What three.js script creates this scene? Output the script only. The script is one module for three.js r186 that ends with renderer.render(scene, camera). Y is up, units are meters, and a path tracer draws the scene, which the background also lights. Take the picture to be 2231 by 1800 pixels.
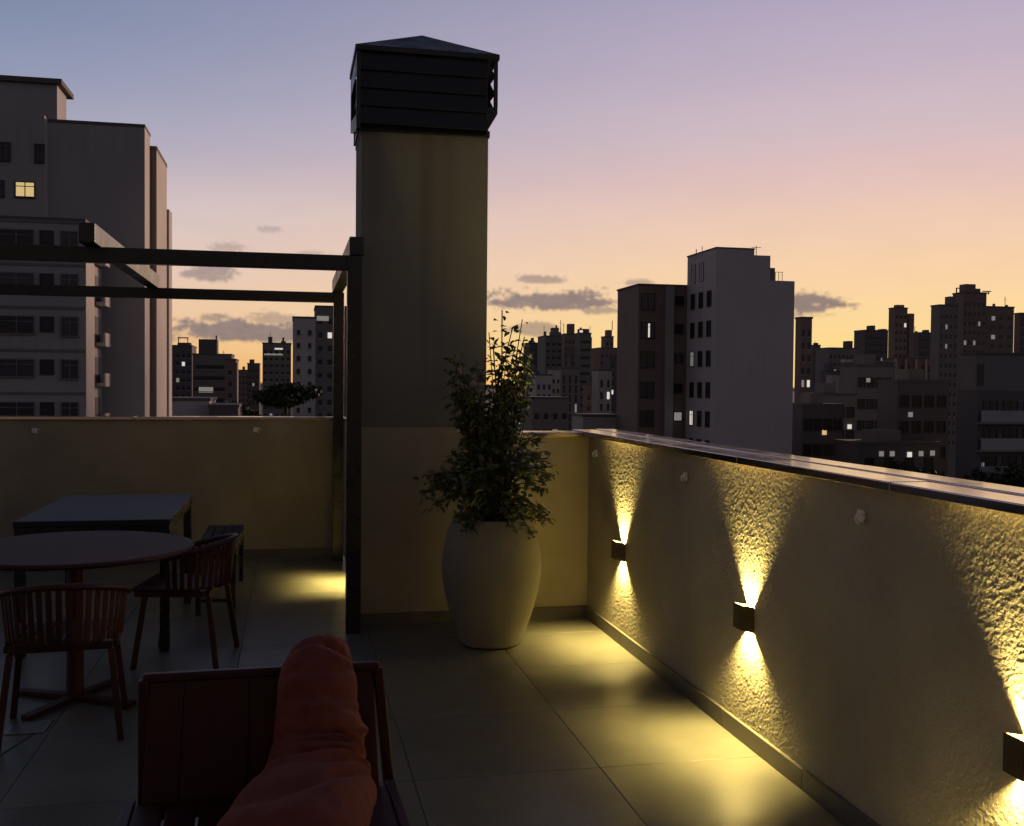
import * as THREE from 'three';
import { mergeGeometries, toCreasedNormals } from 'three/addons/utils/BufferGeometryUtils.js';
import { RoundedBoxGeometry } from 'three/addons/geometries/RoundedBoxGeometry.js';

// ---------------------------------------------------------------- camera, sky, sun, exposure
const scene = new THREE.Scene();
const camera = new THREE.PerspectiveCamera(43.063, 2231 / 1800, 0.05, 12000);
camera.rotation.order = 'YXZ';
camera.position.set(0, 1.5, 0);
camera.rotation.set(-0.02681, -0.20786, 0.009);
const renderer = new THREE.WebGLRenderer({ antialias: true });
renderer.setSize(1024, 826);
renderer.toneMapping = THREE.LinearToneMapping;
renderer.toneMappingExposure = 1;
renderer.shadowMap.enabled = true;
renderer.shadowMap.type = THREE.PCFSoftShadowMap;

const DEG = Math.PI / 180;
function rng(seed) { let a = seed >>> 0; return () => { a = (a + 0x6d2b79f5) | 0; let t = Math.imul(a ^ (a >>> 15), 1 | a); t = (t + Math.imul(t ^ (t >>> 7), 61 | t)) ^ t; return ((t ^ (t >>> 14)) >>> 0) / 4294967296; }; }
const clamp = (x, a = 0, b = 1) => Math.min(b, Math.max(a, x));
const mixN = (a, b, t) => a + (b - a) * t;
const smooth = (a, b, x) => { const t = clamp((x - a) / (b - a)); return t * t * (3 - 2 * t); };
const lin = (c) => (c /= 255, c <= 0.04045 ? c / 12.92 : ((c + 0.055) / 1.055) ** 2.4);
const toS = (x) => (x <= 0.0031308 ? x * 12.92 : 1.055 * x ** (1 / 2.4) - 0.055);
// value noise on a lattice that wraps every px by py cells
function makeNoise(seed) {
  const r = rng(seed), N = 256, tab = new Float32Array(N * N);
  for (let i = 0; i < N * N; i++) tab[i] = r();
  return (x, y, px = 256, py = px) => {
    const xi = Math.floor(x), yi = Math.floor(y); let fx = x - xi, fy = y - yi;
    fx = fx * fx * (3 - 2 * fx); fy = fy * fy * (3 - 2 * fy);
    const a = ((xi % px) + px) % px, b = (a + 1) % px, c = ((yi % py) + py) % py, d = (c + 1) % py;
    const v = (i, j) => tab[(i & 255) + ((j & 255) << 8)];
    return mixN(mixN(v(a, c), v(b, c), fx), mixN(v(a, d), v(b, d), fx), fy);
  };
}
const nz = makeNoise(11), nz2 = makeNoise(23);
const fbm = (x, y, oct = 4, p = 256, n = nz) => { let s = 0, a = 0.5, t = 0; for (let i = 0; i < oct; i++) { s += a * n(x, y, Math.min(256, p), Math.min(256, p)); t += a; x *= 2; y *= 2; p *= 2; a *= 0.5; } return s / t; };

// Dusk sky: glow round the place where the sun went down, dimming over the zenith to the east; a few low cloud banks
function duskSky() {
  const W = 4096, Hh = 2048, d = new Float32Array(W * Hh * 4);
  const prof = (rows) => rows.map(([e, r, g, b]) => [e, lin(r), lin(g), lin(b)]);
  const sunSide = prof([[0, 255, 212, 122], [2, 255, 221, 142], [4, 253, 216, 157], [6, 249, 210, 167], [8.7, 239, 202, 179], [11, 226, 193, 188], [13.5, 210, 188, 195], [17, 192, 176, 194], [21, 172, 162, 190], [32, 110, 110, 138], [50, 64, 68, 90], [90, 36, 40, 54]]);
  const midSide = prof([[0, 236, 160, 96], [2, 236, 184, 138], [4, 232, 195, 170], [6.3, 220, 196, 190], [8.7, 206, 193, 197], [12.2, 164, 166, 188], [15, 140, 151, 180], [18, 121, 138, 168], [22, 108, 125, 156], [32, 80, 92, 118], [50, 54, 60, 76], [90, 36, 40, 54]]);
  const eastSide = prof([[0, 100, 91, 90], [6, 110, 100, 101], [12, 102, 96, 101], [22, 76, 75, 85], [50, 44, 48, 60], [90, 36, 40, 54]]);
  const at = (p, e, k) => { for (let i = 1; i < p.length; i++) if (e <= p[i][0]) { const t = (e - p[i - 1][0]) / (p[i][0] - p[i - 1][0]); return mixN(p[i - 1][k], p[i][k], t * t * (3 - 2 * t) * 0.35 + t * 0.65); } return p[p.length - 1][k]; };
  // cloud banks: azimuth centre, elevation centre, half extents, strength, ragged top
  const banks = [[-2.6, 2.62, 6.4, 0.74, 0.85], [-4.2, 5.6, 1.6, 0.5, 0.62], [-4.1, 3.35, 0.8, 0.3, 0.6], [-1.0, 8.05, 0.85, 0.2, 0.35], [-3.1, 7.08, 1.2, 0.25, 0.4], [0.9, 6.95, 1.1, 0.16, 0.35], [-0.6, 3.45, 1.9, 0.32, 0.5],
    [13.8, 4.55, 5.2, 0.64, 0.85], [16.6, 4.1, 1.8, 0.3, 0.6], [13.6, 5.72, 1.6, 0.26, 0.6], [18.8, 5.58, 1.0, 0.16, 0.5], [13.0, 3.05, 1.5, 0.4, 0.6], [27.4, 4.38, 2.3, 0.66, 0.85], [29.9, 4.27, 0.75, 0.16, 0.6], [27.2, 3.85, 1.5, 0.25, 0.4],
    [46, 3.2, 5, 0.5, 0.7], [-19, 3.4, 6, 0.6, 0.8], [-31, 5.0, 5, 0.5, 0.7]];
  const glow = 35;
  for (let j = 0; j < Hh; j++) {
    const e = (j + 0.5) / Hh * 180 - 90, low = e > -0.5 && e < 11;
    for (let i = 0; i < W; i++) {
      const th = ((i + 0.5) / W - 0.5) * 2 * Math.PI, az = Math.atan2(Math.cos(th), -Math.sin(th)) / DEG;   // azimuth from -z towards +x
      let da = Math.abs(az - glow); if (da > 180) da = 360 - da;
      const t1 = smooth(0, 60, da), t2 = smooth(38, 150, da), k = (j * W + i) * 4, ee = Math.max(0, e);
      let c = [1, 2, 3].map((q) => mixN(mixN(at(sunSide, ee, q), at(midSide, ee, q), t1), at(eastSide, ee, q), t2));
      const streak = (fbm(az * 0.35 + 40, e * 1.1, 3) - 0.5) * 0.05 * smooth(24, 6, e);
      c = c.map((x) => x * (1 + streak));
      if (low) {
        let m = 0;
        for (const [ca, ce, ra, re, s] of banks) {
          const u = (az - ca) / ra; if (Math.abs(u) > 1.3) continue;
          const wob = (fbm(az * 0.8 + ce * 7, e * 3.6 + ca, 4) - 0.5) * 1.25 + (fbm(az * 6 + ca, e * 11, 3, 256, nz2) - 0.5) * 0.8;
          const v = (e - ce) / re, r = Math.hypot(u, v * (v < 0 ? 1.15 : 0.9)) + wob;
          m = Math.max(m, s * smooth(1.02, 0.55, r));
        }
        if (m > 0) {
          const wm = smooth(2.2, 0.4, e), cl = [mixN(lin(120), lin(150), t1 * wm), mixN(lin(104), lin(112), t1), mixN(lin(112), lin(116), t1)];
          const warm = fbm(az * 2.2, e * 6 + 9, 3);
          c = c.map((x, q) => mixN(x, cl[q] * (0.85 + 0.4 * warm), m));
        }
      }
      if (e < 0) c = [0.035, 0.03, 0.03];
      d[k] = c[0]; d[k + 1] = c[1]; d[k + 2] = c[2]; d[k + 3] = 1;
    }
  }
  const t = new THREE.DataTexture(d, W, Hh, THREE.RGBAFormat, THREE.FloatType);
  t.mapping = THREE.EquirectangularReflectionMapping; t.colorSpace = THREE.LinearSRGBColorSpace; t.magFilter = t.minFilter = THREE.LinearFilter; t.needsUpdate = true;
  return t;
}
const sky = duskSky();
scene.background = sky; scene.environment = sky;

const sun = new THREE.DirectionalLight(new THREE.Color(1, 0.64, 0.46), 2.6);   // the last afterglow low in the west
sun.position.set(Math.sin(50 * DEG) * 100, 100 * Math.tan(7 * DEG), -Math.cos(50 * DEG) * 100);
sun.target.position.set(0, 0, 0);
sun.castShadow = true; sun.shadow.radius = 22; sun.shadow.mapSize.set(2048, 2048);
Object.assign(sun.shadow.camera, { left: -120, right: 120, top: 60, bottom: -60, near: 1, far: 400 });
scene.add(sun, sun.target);

// ---------------------------------------------------------------- textures and materials
function tex(size, metres, fn, color = false) {
  const a = new Uint8Array(size * size * 4);
  for (let j = 0; j < size; j++) for (let i = 0; i < size; i++) {
    let v = fn(i / size, j / size); if (typeof v === 'number') v = [v, v, v];
    for (let q = 0; q < 3; q++) a[(j * size + i) * 4 + q] = Math.round(255 * clamp(color ? toS(clamp(v[q])) : v[q]));
    a[(j * size + i) * 4 + 3] = 255;
  }
  const t = new THREE.DataTexture(a, size, size);
  t.wrapS = t.wrapT = THREE.RepeatWrapping; t.magFilter = THREE.LinearFilter; t.minFilter = THREE.LinearMipmapLinearFilter; t.generateMipmaps = true;
  t.repeat.set(1 / metres, 1 / metres); if (color) t.colorSpace = THREE.SRGBColorSpace; t.needsUpdate = true;
  return t;
}
const tint = (f, amt, bias = 1) => (u, v) => { const k = bias + (f(u, v) - 0.5) * amt; return [k, k, k]; };
const blotch = tex(512, 2.3, (u, v) => { const k = 0.78 + (fbm(u * 6, v * 6, 6, 6) - 0.5) * 0.42 + (nz2(u * 200, v * 200, 200) - 0.5) * 0.05; return [k, k * 0.995, k * 0.98]; }, true);
const grime = tex(512, 9, (u, v) => { const st = fbm(u * 60, v * 3, 3, 3, nz2), k = 0.78 + (fbm(u * 8, v * 8, 6, 8) - 0.5) * 0.4 - smooth(0.5, 0.75, st) * 0.2; return [k, k, k]; }, true);
const cityTone = tex(512, 14, (u, v) => { const st = fbm(u * 70, v * 4, 3, 4, nz2), k = 0.84 + (fbm(u * 6, v * 6, 5, 6) - 0.5) * 0.16 - smooth(0.58, 0.85, st) * 0.07; return [k, k, k]; }, true);
const fineBump = tex(512, 0.35, (u, v) => fbm(u * 40, v * 40, 4, 40));
const stuccoBump = tex(512, 0.5, (u, v) => fbm(u * 60, v * 60, 3, 60) * 0.6 + 0.4 * nz2(u * 160, v * 160, 160));
const tileColor = tex(512, 1.9, (u, v) => { const k = 0.8 + (fbm(u * 9, v * 9, 6, 9) - 0.5) * 0.3 + (nz2(u * 250, v * 250, 250) - 0.5) * 0.05; return [k, k * 0.99, k * 0.97]; }, true);
const tileRough = tex(512, 1.3, (u, v) => 0.72 + (fbm(u * 7, v * 7, 5, 7) - 0.5) * 0.5);
const weave = tex(256, 0.06, (u, v) => 0.5 + 0.25 * Math.sin(u * 2 * Math.PI * 24) * Math.cos(v * 2 * Math.PI * 24) + 0.25 * (nz(u * 64, v * 64, 64) - 0.5));
const clothTone = tex(256, 0.5, (u, v) => { const k = 0.82 + (fbm(u * 8, v * 8, 5, 8) - 0.5) * 0.3; return [k, k, k]; }, true);
const metalRough = tex(256, 0.8, (u, v) => 0.7 + (fbm(u * 10, v * 10, 5, 10) - 0.5) * 0.7);
const barkTone = tex(256, 3, (u, v) => { const k = 0.75 + (fbm(u * 12, v * 12, 4, 12) - 0.5) * 0.7; return [k, k, k]; }, true);
const C = (r, g, b) => new THREE.Color().setRGB(r, g, b);
const M = (r, g, b, o = {}) => new THREE.MeshStandardMaterial({ color: C(r, g, b), roughness: 0.8, ...o });
const mat = {
  stucco: M(0.5, 0.46, 0.36, { map: blotch, bumpMap: stuccoBump, bumpScale: 0.0016, roughness: 0.92 }),
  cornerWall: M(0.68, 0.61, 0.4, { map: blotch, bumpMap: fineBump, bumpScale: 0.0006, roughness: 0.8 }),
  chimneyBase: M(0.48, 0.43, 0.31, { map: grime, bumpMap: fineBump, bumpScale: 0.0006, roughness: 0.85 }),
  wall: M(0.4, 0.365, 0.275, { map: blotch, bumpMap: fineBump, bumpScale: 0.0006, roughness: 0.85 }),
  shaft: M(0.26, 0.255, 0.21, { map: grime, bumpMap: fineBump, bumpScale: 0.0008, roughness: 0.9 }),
  skirting: M(0.16, 0.15, 0.13, { map: tileColor, roughness: 0.55 }),
  grout: M(0.1, 0.095, 0.08, { roughness: 0.95 }),
  tiles: [[0.235, 0.23, 0.19], [0.22, 0.216, 0.182], [0.25, 0.243, 0.2]].map(([r, g, b]) => M(r, g, b, { map: tileColor, roughnessMap: tileRough, roughness: 0.52 })),
  darkMetal: M(0.016, 0.016, 0.017, { roughness: 0.42, roughnessMap: metalRough }),
  coping: M(0.62, 0.54, 0.52, { roughness: 0.16, metalness: 1, roughnessMap: metalRough }),
  cowl: M(0.012, 0.012, 0.016, { roughness: 0.55, roughnessMap: metalRough }),
  tableTop: M(0.01, 0.011, 0.014, { roughness: 0.6 }),
  red: M(0.05, 0.006, 0.0055, { roughness: 0.5, bumpMap: fineBump, bumpScale: 0.0002 }),
  redTop: M(0.05, 0.01, 0.012, { roughness: 0.7 }),
  wicker: M(0.03, 0.024, 0.02, { roughness: 0.7 }),
  throw: new THREE.MeshPhysicalMaterial({ color: C(0.28, 0.072, 0.05), roughness: 0.95, map: clothTone, bumpMap: weave, bumpScale: 0.0006, sheen: 0.4, sheenRoughness: 0.6, sheenColor: C(0.5, 0.25, 0.2) }),
  pot: M(0.37, 0.35, 0.26, { map: blotch, bumpMap: fineBump, bumpScale: 0.0008, roughness: 0.8 }),
  soil: M(0.02, 0.015, 0.01, { bumpMap: fineBump, bumpScale: 0.01 }),
  leaf: new THREE.MeshPhysicalMaterial({ color: C(0.1, 0.135, 0.045), roughness: 0.45, side: THREE.DoubleSide, vertexColors: true }),
  stem: M(0.06, 0.045, 0.025),
  lampBody: M(0.06, 0.045, 0.03, { roughness: 0.5, metalness: 0.3 }),
  bulb: M(1, 0.8, 0.45, { emissive: C(1, 0.78, 0.38), emissiveIntensity: 14 }),
  hook: M(0.85, 0.83, 0.78, { roughness: 0.35 }),
  drain: M(0.32, 0.32, 0.31, { roughness: 0.35, metalness: 0.7 }),
  glass: M(0.03, 0.03, 0.034, { roughness: 0.22 }),
  dullGlass: M(0.02, 0.02, 0.022, { roughness: 0.35 }),
  frame: M(0.16, 0.16, 0.16, { roughness: 0.5 }),
  darkFrame: M(0.03, 0.03, 0.03, { roughness: 0.5 }),
  curtain: M(0.5, 0.5, 0.52, { roughness: 0.9 }),
  roof: M(0.06, 0.035, 0.028, { map: grime }),
  ground: M(0.045, 0.045, 0.043, { map: grime, roughness: 0.95 }),
  crown: M(0.035, 0.055, 0.02, { vertexColors: true, side: THREE.DoubleSide, roughness: 0.7 }),
  trunk: M(0.05, 0.04, 0.03, { map: barkTone }),
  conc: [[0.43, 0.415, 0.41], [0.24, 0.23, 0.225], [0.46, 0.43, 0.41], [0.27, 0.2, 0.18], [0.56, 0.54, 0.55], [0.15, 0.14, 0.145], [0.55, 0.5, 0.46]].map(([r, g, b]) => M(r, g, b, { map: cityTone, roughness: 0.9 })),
};
const glowWin = { warm: M(0.5, 0.4, 0.25, { emissive: C(1, 0.72, 0.3), emissiveIntensity: 0.62 }), white: M(0.5, 0.5, 0.5, { emissive: C(1, 0.92, 0.8), emissiveIntensity: 0.7 }), dim: M(0.4, 0.38, 0.35, { emissive: C(0.8, 0.75, 0.68), emissiveIntensity: 0.22 }), orange: M(0.5, 0.35, 0.2, { emissive: C(1, 0.5, 0.2), emissiveIntensity: 0.3 }) };

// ---------------------------------------------------------------- geometry and naming helpers
function uvm(g) {                                                    // uv in metres from the plane each face lies in
  g = g.index ? g.toNonIndexed() : g;
  const p = g.attributes.position, n = new Float32Array(p.count * 2), a = new THREE.Vector3(), b = new THREE.Vector3(), c = new THREE.Vector3();
  for (let i = 0; i < p.count; i += 3) {
    a.fromBufferAttribute(p, i); b.fromBufferAttribute(p, i + 1).sub(a); c.fromBufferAttribute(p, i + 2).sub(a); b.cross(c);
    const x = Math.abs(b.x), y = Math.abs(b.y), z = Math.abs(b.z);
    for (let k = i; k < i + 3; k++) {
      const u = x > y && x > z ? [p.getZ(k), p.getY(k)] : y > z ? [p.getX(k), p.getZ(k)] : [p.getX(k), p.getY(k)];
      n[k * 2] = u[0]; n[k * 2 + 1] = u[1];
    }
  }
  g.setAttribute('uv', new THREE.BufferAttribute(n, 2));
  return g;
}
function bx(x0, x1, y0, y1, z0, z1, r = 0) {
  const w = x1 - x0, h = y1 - y0, d = z1 - z0;
  const g = r ? new RoundedBoxGeometry(w, h, d, 2, Math.min(r, w / 2.1, h / 2.1, d / 2.1)) : new THREE.BoxGeometry(w, h, d);
  return uvm(g.translate((x0 + x1) / 2, (y0 + y1) / 2, (z0 + z1) / 2));
}
function bar(a, b, w, h = w, r = 0.003) {                              // a square bar from a to b
  const A = new THREE.Vector3(...a), B = new THREE.Vector3(...b), L = A.distanceTo(B);
  const g = uvm(new RoundedBoxGeometry(w, h, L, 2, r));
  const o = new THREE.Object3D(); o.position.copy(A).lerp(B, 0.5); o.up.set(0, 1, 0); if (Math.abs(B.y - A.y) > 0.98 * L) o.up.set(0, 0, 1); o.lookAt(B); o.updateMatrix();
  return g.applyMatrix4(o.matrix);
}
function tube(pts, r, seg = 24, rad = 8) { return uvm(new THREE.TubeGeometry(new THREE.CatmullRomCurve3(pts.map((p) => new THREE.Vector3(...p))), seg, r, rad, false)); }
const merge = (list) => mergeGeometries(list.map((g) => { g = g.index ? g.toNonIndexed() : g; for (const k of Object.keys(g.attributes)) if (!['position', 'normal', 'uv', 'color'].includes(k)) g.deleteAttribute(k); return g; }));
const taken = {};
function numbered(name) { const n = taken[name] = (taken[name] ?? -1) + 1; return n ? `${name}_${String(n).padStart(3, '0')}` : name; }
function part(name, geo, material, parent, extra) {
  const m = new THREE.Mesh(Array.isArray(geo) ? merge(geo) : geo, material);
  m.name = name; m.castShadow = m.receiveShadow = true; if (extra) Object.assign(m.userData, extra);
  parent.add(m); return m;
}
function thing(name, label, category, [x, y, z] = [0, 0, 0], turn = 0, group) {
  const o = new THREE.Group(); o.name = numbered(name); o.position.set(x, y, z); o.rotation.y = turn;
  o.userData = { label, category }; if (group) o.userData.group = group;
  scene.add(o); return o;
}
function tag(m, label, category, group) { m.name = numbered(m.name); m.userData.label = label; m.userData.category = category; if (group) m.userData.group = group; return m; }
function copyOf(src, name, label, [x, y, z], turn) { const o = src.clone(); o.name = numbered(name); o.userData = { ...src.userData, label }; o.position.set(x, y, z); if (turn !== undefined) o.rotation.y = turn; scene.add(o); return o; }

// ---------------------------------------------------------------- the setting
const ground = part('ground', uvm(new THREE.PlaneGeometry(9000, 9000, 8, 8).rotateX(-Math.PI / 2).translate(0, -28, -2500)), mat.ground, scene);
ground.userData.kind = 'structure'; ground.userData.label = 'dark city ground far below the terrace';

const WX = 1.88, BZ = -6.5, LZ = -9.2, TOP = 1.177;
const floor = new THREE.Group(); floor.name = 'floor'; floor.userData = { kind: 'structure', label: 'large grey porcelain floor tiles of the rooftop terrace' }; scene.add(floor);
part('floor_slab', [bx(-5.2, 2.1, -0.3, -0.012, -6.62, 2.2), bx(-5.2, 0.6, -0.3, -0.012, -9.35, -6.62)], mat.grout, floor);
{
  const S = 0.733, g = 0.0028, full = [0, 1, 2, 3].map((k) => { const q = bx(-S / 2 + g / 2, S / 2 - g / 2, -0.012, 0, -S / 2 + g / 2, S / 2 - g / 2, 0.0022), uv = q.attributes.uv; for (let i = 0; i < uv.count; i++) uv.setXY(i, uv.getX(i) + k * 1.37, uv.getY(i) + k * 0.71); return q; });
  const r = rng(5), jx = 1.192, jz = -3.915;
  for (let i = -9; i <= 0; i++) for (let j = -8; j <= 7; j++) {
    let x0 = jx + i * S, x1 = x0 + S, z0 = jz + j * S, z1 = z0 + S; const back = (x0 + x1) / 2 > 0.42 ? BZ : LZ;
    if (z1 < back || z0 > 2.2 || x1 < -5.2) continue;
    const m = mat.tiles[Math.floor(r() * 3)], k = Math.floor(r() * 4);
    if (x1 > WX - 0.012 || z0 < back) { x1 = Math.min(x1, WX - 0.012); z0 = Math.max(z0, back + 0.012); if (z1 - z0 > 0.02) part('tile', bx(x0 + g / 2, x1 - g / 2, -0.012, 0, z0 + g / 2, z1 - g / 2, 0.0022), m, floor); continue; }
    const t = part('tile', full[k], m, floor); t.position.set((x0 + x1) / 2, 0, (z0 + z1) / 2);
  }
  part('cut_joint', bar([-1.02, -0.0005, -4.9], [-1.26, -0.0005, -4.0], 0.01, 0.006, 0.001), mat.grout, floor);
}
const drain = thing('floor_drain', 'small square pale metal drain cover set in the dark floor at the left edge', 'drain', [-1.105, 0, -4.81]);
part('rim', [bx(-0.08, 0.08, 0.001, 0.006, -0.08, -0.068, 0.001), bx(-0.08, 0.08, 0.001, 0.006, 0.068, 0.08, 0.001), bx(-0.08, -0.068, 0.001, 0.006, -0.068, 0.068, 0.001), bx(0.068, 0.08, 0.001, 0.006, -0.068, 0.068, 0.001)], mat.drain, drain);
for (let k = 0; k < 7; k++) part('slat', bx(-0.068, 0.068, 0.001, 0.0045, -0.06 + k * 0.018, -0.048 + k * 0.018, 0.001), mat.drain, drain);

// right parapet with its rough rendered face
const rightWall = thing('parapet_wall', 'rough rendered beige parapet wall with three lit wall lamps along the right side', 'wall', [WX, 0, 0]);
{
  const z0 = -6.5, z1 = -1.1, y0 = 0.078, y1 = TOP, st = 0.0044, nzS = Math.round((z1 - z0) / st), nyS = Math.round((y1 - y0) / st);
  const g = new THREE.PlaneGeometry(1, 1, nzS, nyS), p = g.attributes.position, uv = g.attributes.uv;
  for (let i = 0; i < p.count; i++) {
    const z = z0 + (p.getX(i) + 0.5) * (z1 - z0), y = y0 + (p.getY(i) + 0.5) * (y1 - y0);
    // trowelled rough cast: short ridges at a slant over finer grit
    const a = fbm(z * 20 + 9, y * 24 + z * 5, 2), b = 1 - Math.abs(2 * fbm(z * 105 + y * 14, y * 150 - z * 16, 2, 256, nz2) - 1), f = nz(z * 190, y * 190), q = smooth(0.48, 0.72, fbm(z * 78, y * 105, 2));
    p.setXYZ(i, -0.002 * (0.2 * a + 0.45 * b * b + 0.3 * f + 0.4 * q) + 0.002, y, z); uv.setXY(i, z, y);
  }
  const ix = g.index.array; for (let i = 0; i < ix.length; i += 3) { const t = ix[i]; ix[i] = ix[i + 1]; ix[i + 1] = t; }
  g.computeVertexNormals();
  part('rendered_face', g, mat.stucco, rightWall);
  part('masonry', [bx(0.004, 0.215, -0.3, TOP, -6.7, 1.6), bx(-0.0005, 0.004, 0.078, TOP, -1.1, 1.6)], mat.wall, rightWall);
  for (let k = 0; k < 11; k++) part('skirting', bx(-0.014, 0.003, 0.0005, 0.078, -6.486 + k * 0.733, -6.486 + k * 0.733 + 0.73, 0.002), mat.skirting, rightWall);
  // two rows of metal coping with a joint between, in lengths
  const joint = [-6.72, -5.55, -4.1, -2.95, -1.7, 0.2, 1.6], joint2 = [-6.72, -5.1, -3.55, -2.3, -0.6, 1.6];
  for (let k = 1; k < joint.length; k++) part('coping_strip', bx(-0.05, 0.092, TOP + 0.0005, 1.207 + (k % 2) * 0.0012, joint[k - 1] + 0.0015, joint[k] - 0.0015, 0.004), mat.coping, rightWall);
  for (let k = 1; k < joint2.length; k++) part('coping_strip', bx(0.104, 0.228, TOP + 0.006, 1.211 + (k % 2) * 0.001, joint2[k - 1] + 0.0015, joint2[k] - 0.0015, 0.004), mat.coping, rightWall);
}
const cornerWall = thing('corner_wall', 'smooth plastered wall in the far right corner behind the planter, glowing yellow', 'wall', [1.54, 0, BZ]);
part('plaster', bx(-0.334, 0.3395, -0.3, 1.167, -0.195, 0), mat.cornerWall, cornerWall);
part('skirting', bx(-0.336, 0.325, 0.0005, 0.077, 0.0005, 0.013, 0.002), mat.skirting, cornerWall);
part('coping_strip', bx(-0.334, 0.288, 1.1675, 1.2, -0.22, 0.03, 0.004), mat.coping, cornerWall);

const leftWall = thing('terrace_wall', 'long low plain wall with thin metal coping behind the tables on the left', 'wall', [-2.4, 0, LZ]);
part('plaster', bx(-2.8, 2.832, -0.3, 1.18, -0.16, 0), mat.wall, leftWall);
for (let k = 0; k < 8; k++) part('skirting', bx(-2.8 + k * 0.733, Math.min(-2.8 + k * 0.733 + 0.73, 2.8), 0.0005, 0.074, 0.0005, 0.013, 0.002), mat.skirting, leftWall);
for (const [a, b] of [[-2.8, -0.6], [-0.597, 1.12], [1.123, 2.83]]) part('coping_strip', bx(a, b, 1.1805, 1.207, -0.19, 0.03, 0.004), mat.coping, leftWall);
const returnWall = thing('return_wall', 'short wall running back from the chimney behind the dark posts', 'wall', [0.47, 0, -7.9]);
part('plaster', bx(0, 0.13, -0.3, 1.18, -1.46, 0.815), mat.wall, returnWall);
part('coping_strip', bx(-0.03, 0.19, 1.1805, 1.207, -1.46, 0.82, 0.004), mat.coping, returnWall);

// the penthouse that the terrace belongs to stands behind the photographer
const pent = thing('penthouse_wall', 'dark rendered penthouse wall closing the terrace behind the camera', 'wall', [-1.5, 0, 2.35]);
part('masonry', bx(-3.7, 3.75, -0.3, 3.1, 0, 0.25), mat.shaft, pent);
part('side_wing', bx(-3.7, -3.4, -0.3, 3.1, -7.6, -0.001), mat.shaft, pent);
part('eaves', bx(-3.75, 3.8, 3.1005, 3.25, -0.6, 0.3), mat.darkMetal, pent);

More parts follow.
